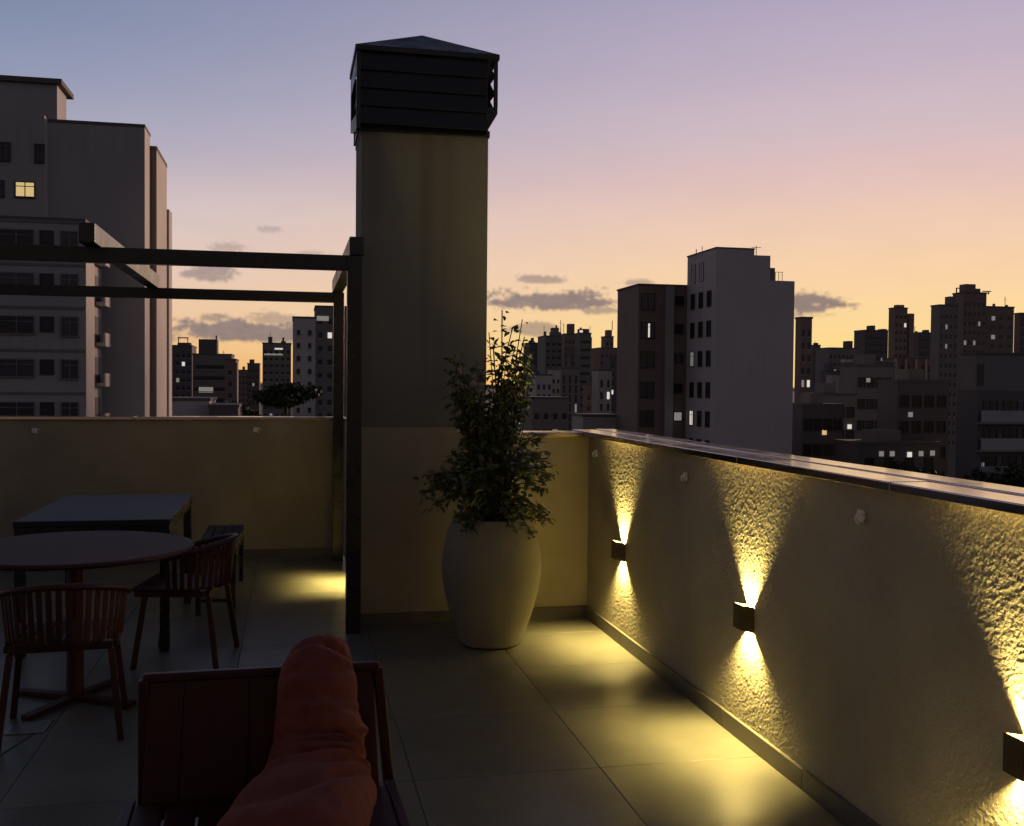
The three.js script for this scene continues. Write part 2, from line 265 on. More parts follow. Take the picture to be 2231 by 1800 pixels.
// ---------------------------------------------------------------- chimney
const chim = thing('chimney', 'tall square rendered chimney shaft with dark pyramid cowl behind the potted shrub', 'chimney', [0.81, 0, BZ]);
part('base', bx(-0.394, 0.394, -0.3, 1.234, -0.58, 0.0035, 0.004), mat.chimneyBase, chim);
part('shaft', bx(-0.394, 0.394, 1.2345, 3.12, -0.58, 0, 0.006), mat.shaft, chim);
part('skirting', bx(-0.394, 0.394, 0.0005, 0.077, 0.004, 0.016, 0.002), mat.skirting, chim);
{
  const y0 = 3.075, y1 = 3.535, hx = 0.433, zf = 0.1, zb = -0.54, mx = 0, mz = (zf + zb) / 2;
  const cap = new THREE.Group(); cap.name = 'cowl'; cap.userData.label = 'dark louvred metal chimney cowl'; chim.add(cap);
  // pyramid roof with a thin turned-down edge
  const v = [[-hx - 0.008, y1, zf + 0.008], [hx + 0.008, y1, zf + 0.008], [hx + 0.008, y1, zb - 0.008], [-hx - 0.008, y1, zb - 0.008]], ap = [mx, y1 + 0.19, mz], P = [];
  for (let k = 0; k < 4; k++) P.push(...v[k], ...v[(k + 1) % 4], ...ap);
  P.push(...v[0], ...v[2], ...v[1], ...v[0], ...v[3], ...v[2]);
  const rg = new THREE.BufferGeometry(); rg.setAttribute('position', new THREE.Float32BufferAttribute(P, 3)); rg.computeVertexNormals();
  part('cowl_roof', [uvm(rg), bx(-hx - 0.008, hx + 0.008, y1 - 0.03, y1 - 0.0005, zf - 0.001, zf + 0.008), bx(-hx - 0.008, -hx + 0.002, y1 - 0.03, y1 - 0.0005, zb, zf - 0.002), bx(hx - 0.002, hx + 0.008, y1 - 0.03, y1 - 0.0005, zb, zf - 0.002)], mat.cowl, cap);
  for (const sx of [-1, 1]) for (const z of [zf - 0.012, zb + 0.012]) part('corner_post', bx(sx * (hx - 0.012) - 0.012, sx * (hx - 0.012) + 0.012, sx > 0 ? y0 + 0.13 : z > -0.2 ? y0 - 0.04 : y0 + 0.08, y1 - 0.031, z - 0.012, z + 0.012, 0.002), mat.cowl, cap);
  const h = (y1 - 0.03 - y0) / 4;
  for (let k = 0; k < 4; k++) {
    const ya = y0 + k * h, slat = (x0, x1, z, out) => { const g = bx(x0, x1, -h * 0.56, h * 0.5, -0.003, 0.003, 0.001); g.rotateX(out * 0.16); return g.translate(0, ya + h * 0.5, z); };
    part('slat', slat(-hx + 0.02, hx - 0.062, zf - 0.012, -1), mat.cowl, cap);
    part('slat', slat(-hx + 0.02, hx - 0.06, zb + 0.012, 1), mat.cowl, cap);
    for (const sx of [-1, 1]) { if (sx > 0 && k === 0) continue; const g = bx(-0.003, 0.003, -h * 0.36, h * 0.36, zb + 0.03, zf - 0.03, 0.001); g.rotateZ(sx * (sx < 0 ? 0.16 : 0.45)); if (sx < 0) g.scale(1, 1.35, 1); part('slat', g.translate(sx * (hx - 0.03), ya + h * 0.5 - 0.01, 0), mat.cowl, cap); }
  }
  const tri = new THREE.Shape(); tri.moveTo(0, 0); tri.lineTo(0.07, 0.12); tri.lineTo(0.07, 0.16); tri.lineTo(0, 0.16); tri.closePath();
  part('corner_gusset', uvm(new THREE.ExtrudeGeometry(tri, { depth: 0.62, bevelEnabled: false }).translate(hx - 0.07, y0 - 0.02, zb + 0.01)), mat.cowl, cap);
  const sk = new THREE.Shape([[-zf + 0.026, y0 - 0.05], [-zb - 0.026, y0 + 0.07], [-zb - 0.026, y0 + 0.14], [-zf + 0.026, y0 + 0.05]].map((p) => new THREE.Vector2(...p)));
  part('skirt_plate', uvm(new THREE.ExtrudeGeometry(sk, { depth: 0.03, bevelEnabled: false }).rotateY(Math.PI / 2).translate(-hx - 0.001, 0, 0)), mat.cowl, cap);
  part('side_plate', bx(-hx + 0.001, -hx + 0.006, y1 - 0.15, y1 - 0.0315, zb + 0.026, zf - 0.026), mat.cowl, cap);
  part('collar', bx(-0.4, 0.4, y0 - 0.03, y0 + 0.01, -0.56, 0.02, 0.002), mat.cowl, cap);
}

// ---------------------------------------------------------------- pergola
const perg = thing('pergola', 'black metal pergola frame standing against the chimney on the left', 'pergola', [0, 0, 0]);
for (const [x, z] of [[0.368, -6.35], [0.388, -8.95], [-4.8, -6.35], [-4.8, -8.95]]) part('post', bx(x - 0.044, x + 0.044, 0, 2.262, z - 0.044, z + 0.044, 0.004), mat.darkMetal, perg);
for (const [z, yb, yt] of [[-6.35, 2.175, 2.2615], [-8.95, 2.178, 2.2615]]) part('beam', bx(-4.756, z < -7 ? 0.344 : 0.324, yb, yt, z - 0.04, z + 0.04, 0.004), mat.darkMetal, perg);
for (const x of [0.378, -1.105, -2.6, -4.1]) part('rafter', bx(x - 0.043, x + 0.043, 2.2625, 2.372, -9.0, x > 0 ? -6.3 : -6.14, 0.004), mat.darkMetal, perg);

// ---------------------------------------------------------------- wall lamps
function wallLamp(label, [x, y, z], turn, power) {                     // local +z points out of the wall
  const t = thing('wall_lamp', label, 'wall lamp', [x, y, z], turn, 'up and down wall lamps on the terrace walls');
  part('back_plate', bx(-0.034, 0.034, -0.045, 0.045, 0.001, 0.004), mat.lampBody, t);
  const cheek = (x) => { const sh = new THREE.Shape([[0.001, -0.05], [0.056, -0.036], [0.056, 0.066], [0.001, 0.056]].map((p) => new THREE.Vector2(...p))); return uvm(new THREE.ExtrudeGeometry(sh, { depth: 0.0045, bevelEnabled: false }).rotateY(-Math.PI / 2).translate(x + 0.0045, 0, 0)); };
  part('body', [cheek(-0.0385), cheek(0.034), bx(-0.039, 0.039, -0.036, 0.0665, 0.0555, 0.06, 0.001)], mat.lampBody, t);
  part('bulb', new THREE.SphereGeometry(0.011, 16, 12).translate(0, 0, 0.026), mat.bulb, t);
  const l = new THREE.PointLight(new THREE.Color(1, 0.735, 0.22), power, 0, 2); l.position.set(0, 0, 0.026); l.castShadow = true; l.shadow.radius = 0.75; l.shadow.camera.near = 0.01; t.add(l);
}
wallLamp('lit up and down wall lamp nearest the far corner on the rough wall', [WX, 0.54, -5.76], -Math.PI / 2, 7.2);
wallLamp('lit up and down wall lamp in the middle of the rough wall', [WX, 0.53, -4.05], -Math.PI / 2, 7.2);
wallLamp('lit up and down wall lamp cut by the right edge of the photo', [WX, 0.54, -2.345], -Math.PI / 2, 7.2);
wallLamp('wall lamp hidden behind the black posts, lighting the floor to the left', [0.47, 0.45, -7.9], -Math.PI / 2, 7);

// small cable hooks under the coping
function hook(label, [x, y, z], turn, group) {
  const t = thing('wall_hook', label, 'hook', [x, y, z], turn, group);
  part('plate', bx(-0.03, 0.012, -0.02, 0.02, -0.003, 0.006, 0.002), mat.hook, t);
  part('ring', new THREE.TorusGeometry(0.017, 0.0045, 8, 18, 4.6).rotateY(0.5).translate(0.018, -0.006, 0.02), mat.hook, t);
}
hook('white cable hook under the coping close to the far corner of the rough wall', [WX - 0.004, 1.078, -6.3], -Math.PI / 2, 'cable hooks on the walls');
hook('white cable hook under the coping left of the middle wall lamp', [WX - 0.004, 1.063, -4.78], -Math.PI / 2, 'cable hooks on the walls');
hook('white cable hook between the middle and the nearest wall lamp', [WX - 0.004, 1.071, -3.18], -Math.PI / 2, 'cable hooks on the walls');
hook('dim hook on the left wall above the dark table, near the left edge', [-2.05, 1.09, LZ + 0.003], 0, 'cable hooks on the walls');
hook('dim hook on the left wall between the dark table and the posts', [-0.287, 1.098, LZ + 0.003], 0, 'cable hooks on the walls');

// ---------------------------------------------------------------- planter and shrub
const potT = thing('flower_pot', 'tall rounded grey concrete pot in the corner by the chimney', 'pot', [1.137, 0, -5.93]);
{
  const pr = [[0, 0], [0.15, 0], [0.172, 0.012], [0.2, 0.08], [0.235, 0.18], [0.266, 0.29], [0.285, 0.4], [0.288, 0.46], [0.28, 0.55], [0.262, 0.63], [0.238, 0.7], [0.229, 0.722], [0.226, 0.735], [0.216, 0.737], [0.206, 0.73], [0.205, 0.66]].map(([r, y]) => new THREE.Vector2(r, y));
  const sp = new THREE.SplineCurve(pr.slice(2, 12)).getPoints(40), g = new THREE.LatheGeometry([...pr.slice(0, 2), ...sp, ...pr.slice(12)], 72), uv = g.attributes.uv, p = g.attributes.position;
  for (let i = 0; i < uv.count; i++) uv.setXY(i, uv.getX(i) * 1.8, p.getY(i));
  part('vessel', g, mat.pot, potT);
  part('soil', new THREE.CylinderGeometry(0.206, 0.206, 0.02, 40).translate(0, 0.675, 0), mat.soil, potT);
}
const shrub = thing('shrub', 'leafy dark green shrub growing in the tall concrete pot', 'plant', [1.137, 0.68, -5.93]);
{
  const r = rng(77), P = [], Nn = [], Cc = [], stems = [], q = new THREE.Quaternion(), e = new THREE.Euler();
  const leaf = (x, y, z, L, yaw, pitch, roll, tone) => {
    q.setFromEuler(e.set(pitch, yaw, roll, 'YXZ'));
    const w = L * (0.5 + 0.16 * r()), pts = [[0, 0, 0], [-w / 2, 0.14 * w, L * 0.42], [-w * 0.34, 0.1 * w, L * 0.72], [0, -0.12 * L, L], [w * 0.34, 0.1 * w, L * 0.72], [w / 2, 0.14 * w, L * 0.42], [0, -0.02 * L, L * 0.5]].map((a) => new THREE.Vector3(...a).multiplyScalar(1.12).applyQuaternion(q).add(new THREE.Vector3(x, y, z)));
    for (const [a, b, c] of [[0, 6, 1], [1, 6, 2], [2, 6, 3], [3, 6, 4], [4, 6, 5], [5, 6, 0]]) {
      const n = pts[b].clone().sub(pts[a]).cross(pts[c].clone().sub(pts[a])).normalize();
      for (const k of [a, b, c]) { P.push(pts[k].x, pts[k].y, pts[k].z); Nn.push(n.x, n.y, n.z); Cc.push(tone * (0.9 + 0.25 * r()), tone, tone * (0.8 + 0.2 * r())); }
    }
  };
  const grow = (tip, mid, n, L, spread) => {
    const a = [(r() - 0.5) * 0.16, 0, (r() - 0.5) * 0.16], c = new THREE.CatmullRomCurve3([new THREE.Vector3(...a), new THREE.Vector3(...mid), new THREE.Vector3(...tip)]);
    stems.push(uvm(new THREE.TubeGeometry(c, 10, 0.0028 + 0.0015 * r(), 5)));
    for (let i = 0; i < n; i++) {
      const t = 0.3 + 0.7 * (i + r()) / n, p = c.getPoint(Math.min(1, t)), k = 1.15 - 0.5 * t, yaw = r() * 6.283;
      leaf(p.x + (r() - 0.5) * spread * k, p.y + (r() - 0.5) * spread * k, p.z + (r() - 0.5) * spread * k, L * (0.7 + 0.6 * r()), yaw, (r() - 0.35) * 1.5, (r() - 0.5) * 1.2, 0.55 + 0.75 * r());
    }
  };
  for (let k = 0; k < 46; k++) {                                        // the wide bush over the rim
    const an = r() * 6.283, d = 0.12 + 0.27 * Math.sqrt(r()), y = 0.08 + 0.42 * r() - d * 0.22;
    grow([Math.cos(an) * d * 1.05, y, Math.sin(an) * d], [Math.cos(an) * d * 0.5, y * 0.6 + 0.12, Math.sin(an) * d * 0.5], 30, 0.046, 0.1);
  }
  for (const [x, y, z] of [[-0.36, 0.27, 0.05], [-0.4, 0.22, 0.1], [-0.33, 0.16, 0.15], [0.3, 0.04, 0.1], [0.32, 0.3, 0.05], [-0.22, 0.62, 0], [0.3, 0.52, 0.02], [0.2, -0.04, 0.22], [-0.19, 0.0, 0.2], [0.27, 0.42, 0.1]]) grow([x, y, z], [x * 0.5, y * 0.6 + 0.15, z * 0.6], 26, 0.046, 0.07);
  for (let k = 0; k < 52; k++) {                                        // the taller growth above, widest two thirds of the way up
    const y = 0.56 + 0.5 * r(), d = (0.1 + 0.14 * Math.exp(-(((y - 0.9) / 0.2) ** 2))) * Math.sqrt(0.15 + r()), an = r() * 6.283;
    grow([0.0 + Math.cos(an) * d, y, Math.sin(an) * d], [Math.cos(an) * d * 0.6 + (r() - 0.5) * 0.06, y * 0.62, Math.sin(an) * d * 0.6], 30, 0.05, 0.12);
  }
  for (const [x, y, z] of [[0.05, 1.25, 0], [0.17, 1.2, 0], [0.19, 1.1, -0.03], [-0.03, 1.12, 0.02], [0.2, 0.98, 0.02], [-0.2, 0.97, 0.02], [-0.17, 0.85, 0.1], [0.21, 0.9, 0.05], [-0.19, 0.88, -0.05], [0.1, 1.14, 0.05]]) grow([x, y, z], [x * 0.5 + (r() - 0.5) * 0.12, y * 0.6, z], 30, 0.044, 0.075);
  const g = new THREE.BufferGeometry(); g.setAttribute('position', new THREE.Float32BufferAttribute(P, 3)); g.setAttribute('normal', new THREE.Float32BufferAttribute(Nn, 3)); g.setAttribute('color', new THREE.Float32BufferAttribute(Cc, 3));
  part('foliage', g, mat.leaf, shrub, { kind: 'stuff' });
  part('stems', stems, mat.stem, shrub);
}

// ---------------------------------------------------------------- furniture on the dark left side
const table = thing('dark_table', 'low-lit rectangular dark metal table in front of the left wall', 'table', [-1.06, 0, -6.72]);
part('table_top', bx(-0.405, 0.405, 0.706, 0.74, -0.68, 0.68, 0.006), mat.tableTop, table);
part('apron', [bx(-0.38, 0.38, 0.66, 0.7055, 0.645, 0.672, 0.003), bx(-0.38, 0.38, 0.66, 0.7055, -0.672, -0.645, 0.003), bx(-0.4, -0.375, 0.66, 0.7055, -0.64, 0.64, 0.003), bx(0.375, 0.4, 0.66, 0.7055, -0.64, 0.64, 0.003)], mat.darkMetal, table);
for (const sx of [-1, 1]) for (const sz of [-1, 1]) part('leg', bx(sx * 0.375 - 0.025, sx * 0.375 + 0.025, 0, 0.7055, sz * 0.65 - 0.025, sz * 0.65 + 0.025, 0.003), mat.darkMetal, table);

const bench = thing('bench', 'dark slatted bench beside the rectangular table, near the lit floor', 'bench', [-0.475, 0, -7.55]);
for (let k = 0; k < 4; k++) part('slat', bx(-0.13 + k * 0.066, -0.07 + k * 0.066, 0.4, 0.425, -0.6, 0.6, 0.004), mat.wicker, bench);
part('frame', [bx(-0.13, 0.13, 0.36, 0.3995, 0.55, 0.585, 0.003), bx(-0.13, 0.13, 0.36, 0.3995, -0.585, -0.55, 0.003), bx(0.1, 0.13, 0.36, 0.3995, -0.55, 0.55, 0.003), bx(-0.13, -0.1, 0.36, 0.3995, -0.55, 0.55, 0.003)], mat.darkMetal, bench);
for (const sx of [-1, 1]) for (const sz of [-1, 1]) part('leg', bar([sx * 0.108, 0, sz * 0.575], [sx * 0.112, 0.36, sz * 0.56], 0.032), mat.darkMetal, bench);
part('stretcher', bx(-0.1, 0.1, 0.08, 0.1, 0.562, 0.582, 0.002), mat.darkMetal, bench);

const rt = thing('round_table', 'dark red round table with chairs pushed up to it', 'table', [-0.99, 0, -5.2]);
part('table_top', new THREE.LatheGeometry([[0, 0.7], [0.51, 0.7], [0.531, 0.707], [0.537, 0.716], [0.531, 0.725], [0.515, 0.728], [0, 0.728]].map((a) => new THREE.Vector2(...a)), 80), mat.redTop, rt);
part('column', new THREE.CylinderGeometry(0.035, 0.04, 0.69, 20).translate(0, 0.358, 0), mat.red, rt);
for (let k = 0; k < 4; k++) { const a = k * Math.PI / 2 + 0.5; part('foot', bar([0, 0.02, 0], [Math.cos(a) * 0.32, 0.012, Math.sin(a) * 0.32], 0.05, 0.022), mat.red, rt); }

function tubChair(name, label, pos, turn) {                            // faces local +z
  const t = thing(name, label, 'chair', pos, turn, 'red slatted chairs on the terrace');
  const R = 0.245, top = (a) => 0.66 - 0.07 * (1 - Math.cos(a)), pt = (a, r, y) => [Math.sin(a) * r, y, -Math.cos(a) * r];
  const arc = []; for (let k = 0; k <= 18; k++) { const a = (-1 + k / 9) * 1.75; arc.push(pt(a, R + 0.012, top(a))); }
  part('top_rail', tube(arc, 0.014, 60, 10), mat.red, t);
  for (let k = 0; k < 23; k++) { const a = (-1 + k / 11) * 1.72, A = pt(a, R - 0.02, 0.41), B = pt(a, R + 0.01, top(a) - 0.006); const g = uvm(new RoundedBoxGeometry(0.024, top(a) - 0.416, 0.007, 2, 0.0025)); g.rotateX(-0.1); g.rotateY(-a); part('back_slat', g.translate((A[0] + B[0]) / 2, (A[1] + B[1]) / 2, (A[2] + B[2]) / 2), mat.red, t); }
  for (let k = 0; k < 8; k++) { const x = -0.196 + k * 0.056, z = -Math.sqrt(Math.max(0.002, 0.052 - x * x)); part('seat_slat', bx(x - 0.024, x + 0.024, 0.405, 0.42, z, 0.23, 0.004), mat.red, t); }
  part('seat_frame', [bx(-0.22, 0.22, 0.375, 0.404, 0.19, 0.215, 0.003), bx(-0.2, 0.2, 0.375, 0.404, -0.17, -0.145, 0.003), bx(-0.222, -0.2, 0.375, 0.404, -0.145, 0.19, 0.003), bx(0.2, 0.222, 0.375, 0.404, -0.145, 0.19, 0.003)], mat.red, t);
  for (const sx of [-1, 1]) for (const sz of [-1, 1]) part('leg', bar([sx * 0.235, 0, sz * 0.215], [sx * 0.195, 0.376, sz * 0.165], 0.026), mat.red, t);
  return t;
}
tubChair('red_chair', 'dark red tub chair with its slatted back to us, in front of the round table', [-0.95, 0, -4.78], Math.PI + 0.1);
tubChair('red_chair', 'dark red tub chair right of the round table, in front of the bench', [-0.55, 0, -5.9], -1.75);

// the large red chair in the foreground, facing us
const lounge = thing('red_armchair', 'wide dark red slatted chair in the foreground with a terracotta throw over it', 'chair', [-0.07, 0, -2.9], 0.03, 'red slatted chairs on the terrace');
{
  const yT = 0.69, yB = 0.33, tilt = (y) => -0.05 - (y - yB) * 0.12, hw = (y) => mixN(0.372, 0.318, (y - yB) / (yT - yB));
  part('top_rail', bar([-hw(yT) - 0.004, yT, tilt(yT)], [hw(yT) + 0.004, yT, tilt(yT)], 0.03, 0.026, 0.008), mat.red, lounge);
  part('lower_rail', bar([-hw(yB), yB, tilt(yB)], [hw(yB), yB, tilt(yB)], 0.03, 0.03, 0.006), mat.red, lounge);
  for (const s of [-1, 1]) part('back_post', bar([s * (s < 0 ? 0.322 : hw(yB - 0.1)), 0, tilt(yB) - 0.06], [s * hw(yT), yT - 0.004, tilt(yT)], 0.03, 0.034, 0.006), mat.red, lounge);
  for (let k = 0; k < 7; k++) { const x = -0.258 + k * 0.086; part('back_slat', bar([x * 1.06, yB + 0.012, tilt(yB) - (k % 2) * 0.006], [x, yT - 0.01, tilt(yT) - (k % 2) * 0.006], 0.094, 0.012, 0.004), mat.red, lounge); }
  for (let k = 0; k < 8; k++) { const x = -0.3 + k * 0.086; part('seat_slat', bx(x - 0.039, x + 0.039, 0.345, 0.365, -0.03, 0.56, 0.005), mat.red, lounge); }
  for (const s of [-1, 1]) { part('side_rail', bx(s * 0.352 - 0.016, s * 0.352 + 0.016, 0.315, 0.37, -0.06, 0.57, 0.006), mat.red, lounge); part('leg', bx(s * 0.352 - 0.0165, s * 0.352 + 0.0165, 0, 0.3145, 0.52, 0.555, 0.004), mat.red, lounge); }
}
// a soft throw bunched over the right half of the chair back and down on to the seat
{
  const S = [[0.092, 0.764, -2.995, 0.03, 0.03], [0.09, 0.757, -2.99, 0.058, 0.05], [0.082, 0.742, -2.97, 0.08, 0.07], [0.074, 0.712, -2.93, 0.097, 0.09], [0.074, 0.671, -2.9, 0.107, 0.1], [0.074, 0.602, -2.87, 0.112, 0.105], [0.074, 0.534, -2.84, 0.122, 0.11], [0.072, 0.494, -2.81, 0.133, 0.12], [0.068, 0.455, -2.76, 0.148, 0.125], [0.051, 0.442, -2.68, 0.165, 0.12], [0.016, 0.44, -2.54, 0.178, 0.115], [-0.012, 0.43, -2.42, 0.18, 0.1], [-0.02, 0.4, -2.34, 0.15, 0.06], [-0.02, 0.385, -2.31, 0.03, 0.02]];
  const cv = new THREE.CatmullRomCurve3(S.map((s) => new THREE.Vector3(s[0], s[1], s[2])), false, 'centripetal');
  const NU = 190, NV = 96, P = [], U = [], I = [];
  const val = (t, k) => { const f = t * (S.length - 1), i = Math.min(S.length - 2, Math.floor(f)), x = f - i; return mixN(S[i][k], S[i + 1][k], x); };
  // creases: place along, slant, depth, sharpness
  const cr = [[0.13, 0.02, 0.006, 0.012], [0.2, 0.05, 0.013, 0.012], [0.29, -0.03, 0.005, 0.01], [0.345, 0.01, 0.007, 0.012], [0.4, -0.02, 0.006, 0.01], [0.455, 0.05, 0.015, 0.011], [0.53, -0.03, 0.006, 0.014], [0.6, -0.05, 0.01, 0.016], [0.655, -0.1, 0.014, 0.016], [0.71, -0.12, 0.012, 0.02], [0.79, -0.14, 0.016, 0.02]];
  for (let i = 0; i <= NU; i++) {
    const t = i / NU, c = cv.getPoint(t), tg = cv.getTangent(t), side = new THREE.Vector3(1, 0, 0), up = new THREE.Vector3().crossVectors(tg, side).normalize(); if (up.z < 0 && up.y < 0) up.negate();
    const w = val(t, 3), h = val(t, 4);
    for (let j = 0; j <= NV; j++) {
      const a = j / NV * 2 * Math.PI, ca = Math.cos(a), sa = Math.sin(a);
      let d = 0; const s = ca;                                          // -1 left .. 1 right
      for (const [p, sl, dep, sh] of cr) { const q = (t - p - sl * s * s * 0.6 - sl * 0.35 * s + (fbm(s * 2 + p * 40, p * 9, 2) - 0.5) * 0.03) / sh, fade = (0.25 + 0.75 * smooth(-0.75, 0.45, s + (fbm(p * 77, s * 1.5, 2) - 0.5))) * (1 - 0.72 * smooth(0.7, 1, Math.abs(s))); d -= 1.9 * dep * fade * (q < 0 ? Math.exp(-q * q * 0.35) : Math.exp(-q * q * 1.6)); d += dep * 0.45 * fade * Math.exp(-((q - 2.2) ** 2) * 0.5); }
      d += (fbm(t * 9 + 3, a * 1.3, 3) - 0.5) * 0.008 * (1 - 0.5 * Math.abs(s)) + (fbm(t * 60, a * 4, 2, 256, nz2) - 0.5) * 0.004 + (fbm(t * 34 + s * 2.4, s * 1.1 + 5, 2) - 0.5) * 0.014 * smooth(0.95, 0.3, Math.abs(s));
      if (s > 0.6) d += 0.016 * Math.exp(-(((t - 0.435) / 0.014) ** 2)) * smooth(0.6, 1, s);   // a corner of cloth standing out
      const e = Math.min(1, Math.min(t, 1 - t) * 30), k = 1 + d * e / Math.max(0.03, Math.min(w, h));
      const hh = sa > 0 ? h : h * 0.45, sq = (v) => Math.sign(v) * Math.abs(v) ** 0.88;
      P.push(c.x + side.x * sq(ca) * w * k + up.x * sa * hh * k, c.y + up.y * sa * hh * k, c.z + up.z * sa * hh * k); U.push(a * 0.13, t * 1.1);
    }
  }
  for (let i = 0; i < NU; i++) for (let j = 0; j < NV; j++) { const a = i * (NV + 1) + j, b = a + NV + 1; I.push(a, a + 1, b, b, a + 1, b + 1); }
  const g = new THREE.BufferGeometry(); g.setAttribute('position', new THREE.Float32BufferAttribute(P, 3)); g.setAttribute('uv', new THREE.Float32BufferAttribute(U, 2)); g.setIndex(I); g.computeVertexNormals();
  const m = part('throw', g, mat.throw, scene); m.material.side = THREE.DoubleSide;
  tag(m, 'bunched terracotta cloth throw draped over the right side of the wide red chair', 'throw');
}

// ---------------------------------------------------------------- the city
const BASE = -28;
function block(name, label, group, x0, x1, yTop, zf, depth, m) {        // a building whose front stands at zf; origin at the middle of its front, on the ground
  const t = thing(name, label, 'building', [(x0 + x1) / 2, BASE, zf], 0, group), w = (x1 - x0) / 2;
  part('wall', bx(-w, w, 0, yTop - BASE, -depth, 0), m, t);
  t.userData.w = w; t.userData.h = yTop - BASE; t.userData.d = depth; return t;
}
const done = (t) => { delete t.userData.w; delete t.userData.h; delete t.userData.d; delete t.userData.k; return t; };
function windowAt(t, x, y, w, h, face, glassMat, mull = true, fm = mat.darkFrame, z = 0.02) {    // face: 'front', 'left' or 'right'
  const put = (g) => face === 'front' ? g : face === 'left' ? g.rotateY(-Math.PI / 2).translate(-t.userData.w, 0, 0) : g.rotateY(Math.PI / 2).translate(t.userData.w, 0, 0);
  const lit = Object.values(glowWin).includes(glassMat), e = 0.07;
  const fr = [bx(x - w / 2 - e, x + w / 2 + e, y + h / 2, y + h / 2 + e, 0.001, z + 0.07), bx(x - w / 2 - e, x + w / 2 + e, y - h / 2 - e * 1.6, y - h / 2, 0.001, z + 0.12), bx(x - w / 2 - e, x - w / 2, y - h / 2, y + h / 2, 0.001, z + 0.07), bx(x + w / 2, x + w / 2 + e, y - h / 2, y + h / 2, 0.001, z + 0.07)];
  if (mull) fr.push(bx(x - 0.03, x + 0.03, y - h / 2, y + h / 2, z + 0.003, z + 0.05), bx(x - w / 2, x - 0.0301, y + h * 0.2, y + h * 0.2 + 0.05, z + 0.003, z + 0.05), bx(x + 0.0301, x + w / 2, y + h * 0.2, y + h * 0.2 + 0.05, z + 0.003, z + 0.05));
  const f = part(lit ? 'lit_window' : 'window', put(merge(fr)), fm, t);
  part('pane', put(bx(x - w / 2, x + w / 2, y - h / 2, y + h / 2, 0.002, z)), glassMat, f);
  return f;
}
// many small windows far off, one part; lit ones apart
function windowGrid(t, rows, cols, fw, hFrac, lit, r, glassMat = mat.dullGlass, top = 1.2) {
  const { w, h } = t.userData, pitchY = (h - top) / rows, pw = 2 * w / cols, list = [], sills = [];
  const n = Math.min(rows, Math.ceil((h - top) > 34 ? 14 : rows));
  for (let i = 0; i < n; i++) for (let j = 0; j < cols; j++) {
    const x = -w + (j + 0.5) * pw, y = h - top - (i + 0.55) * pitchY, key = `${i},${j}`, ww = pw * fw * (0.9 + 0.2 * r()), hh = pitchY * hFrac;
    if (lit[key]) { part('lit_window', bx(x - ww / 2, x + ww / 2, y - hh / 2, y + hh / 2, 0.01, 0.06), glowWin[lit[key]], t); continue; }
    list.push(bx(x - ww / 2, x + ww / 2, y - hh / 2, y + hh / 2, 0.01, 0.05)); sills.push(bx(x - ww / 2 - 0.1, x + ww / 2 + 0.1, y - hh / 2 - 0.14, y - hh / 2, 0.005, 0.16));
  }
  if (list.length) { part('window_panes', list, glassMat, t, { kind: 'stuff' }); part('window_sills', sills, mat.conc[0], t, { kind: 'stuff' }); }
}
const roofEdge = (t, m, over = 0.12, hgt = 0.35) => { const { w, h, d } = t.userData; part('roof_slab', bx(-w - over, w + over, h + 0.001, h + hgt, -d - over, over), m, t); };
const tank = (t, x0, x1, hgt, m, z0 = -3.5, z1 = -0.6) => { const k = t.userData.k ?? 1, f = Math.min(1, t.userData.d / 5); part('roof_tank', bx(x0 * k, x1 * k, t.userData.h + 0.001, t.userData.h + hgt, z0 * f, z1 * f), m, t); };
function farBlock(name, label, x0, x1, yTop, zf, depth, m) {
  if (x0 < 20) return block(name, label, G, x0, x1, yTop, zf, depth, m);
  const d = Math.min(depth, 0.32 * (x1 - x0) / x0 * -zf), a = x0 * (1 - d / zf), t = block(name, label, G, a, x1, yTop, zf, d, m);
  t.userData.k = (x1 - a) / (x1 - x0); return t;
}
const mast = (t, x, hgt, z = -1.5) => part('antenna', [bx(x - 0.07, x + 0.07, t.userData.h, t.userData.h + hgt, z - 0.07, z + 0.07), bx(x - 0.5, x + 0.5, t.userData.h + hgt * 0.8, t.userData.h + hgt * 0.8 + 0.06, z - 0.03, z + 0.03)], mat.darkFrame, t);

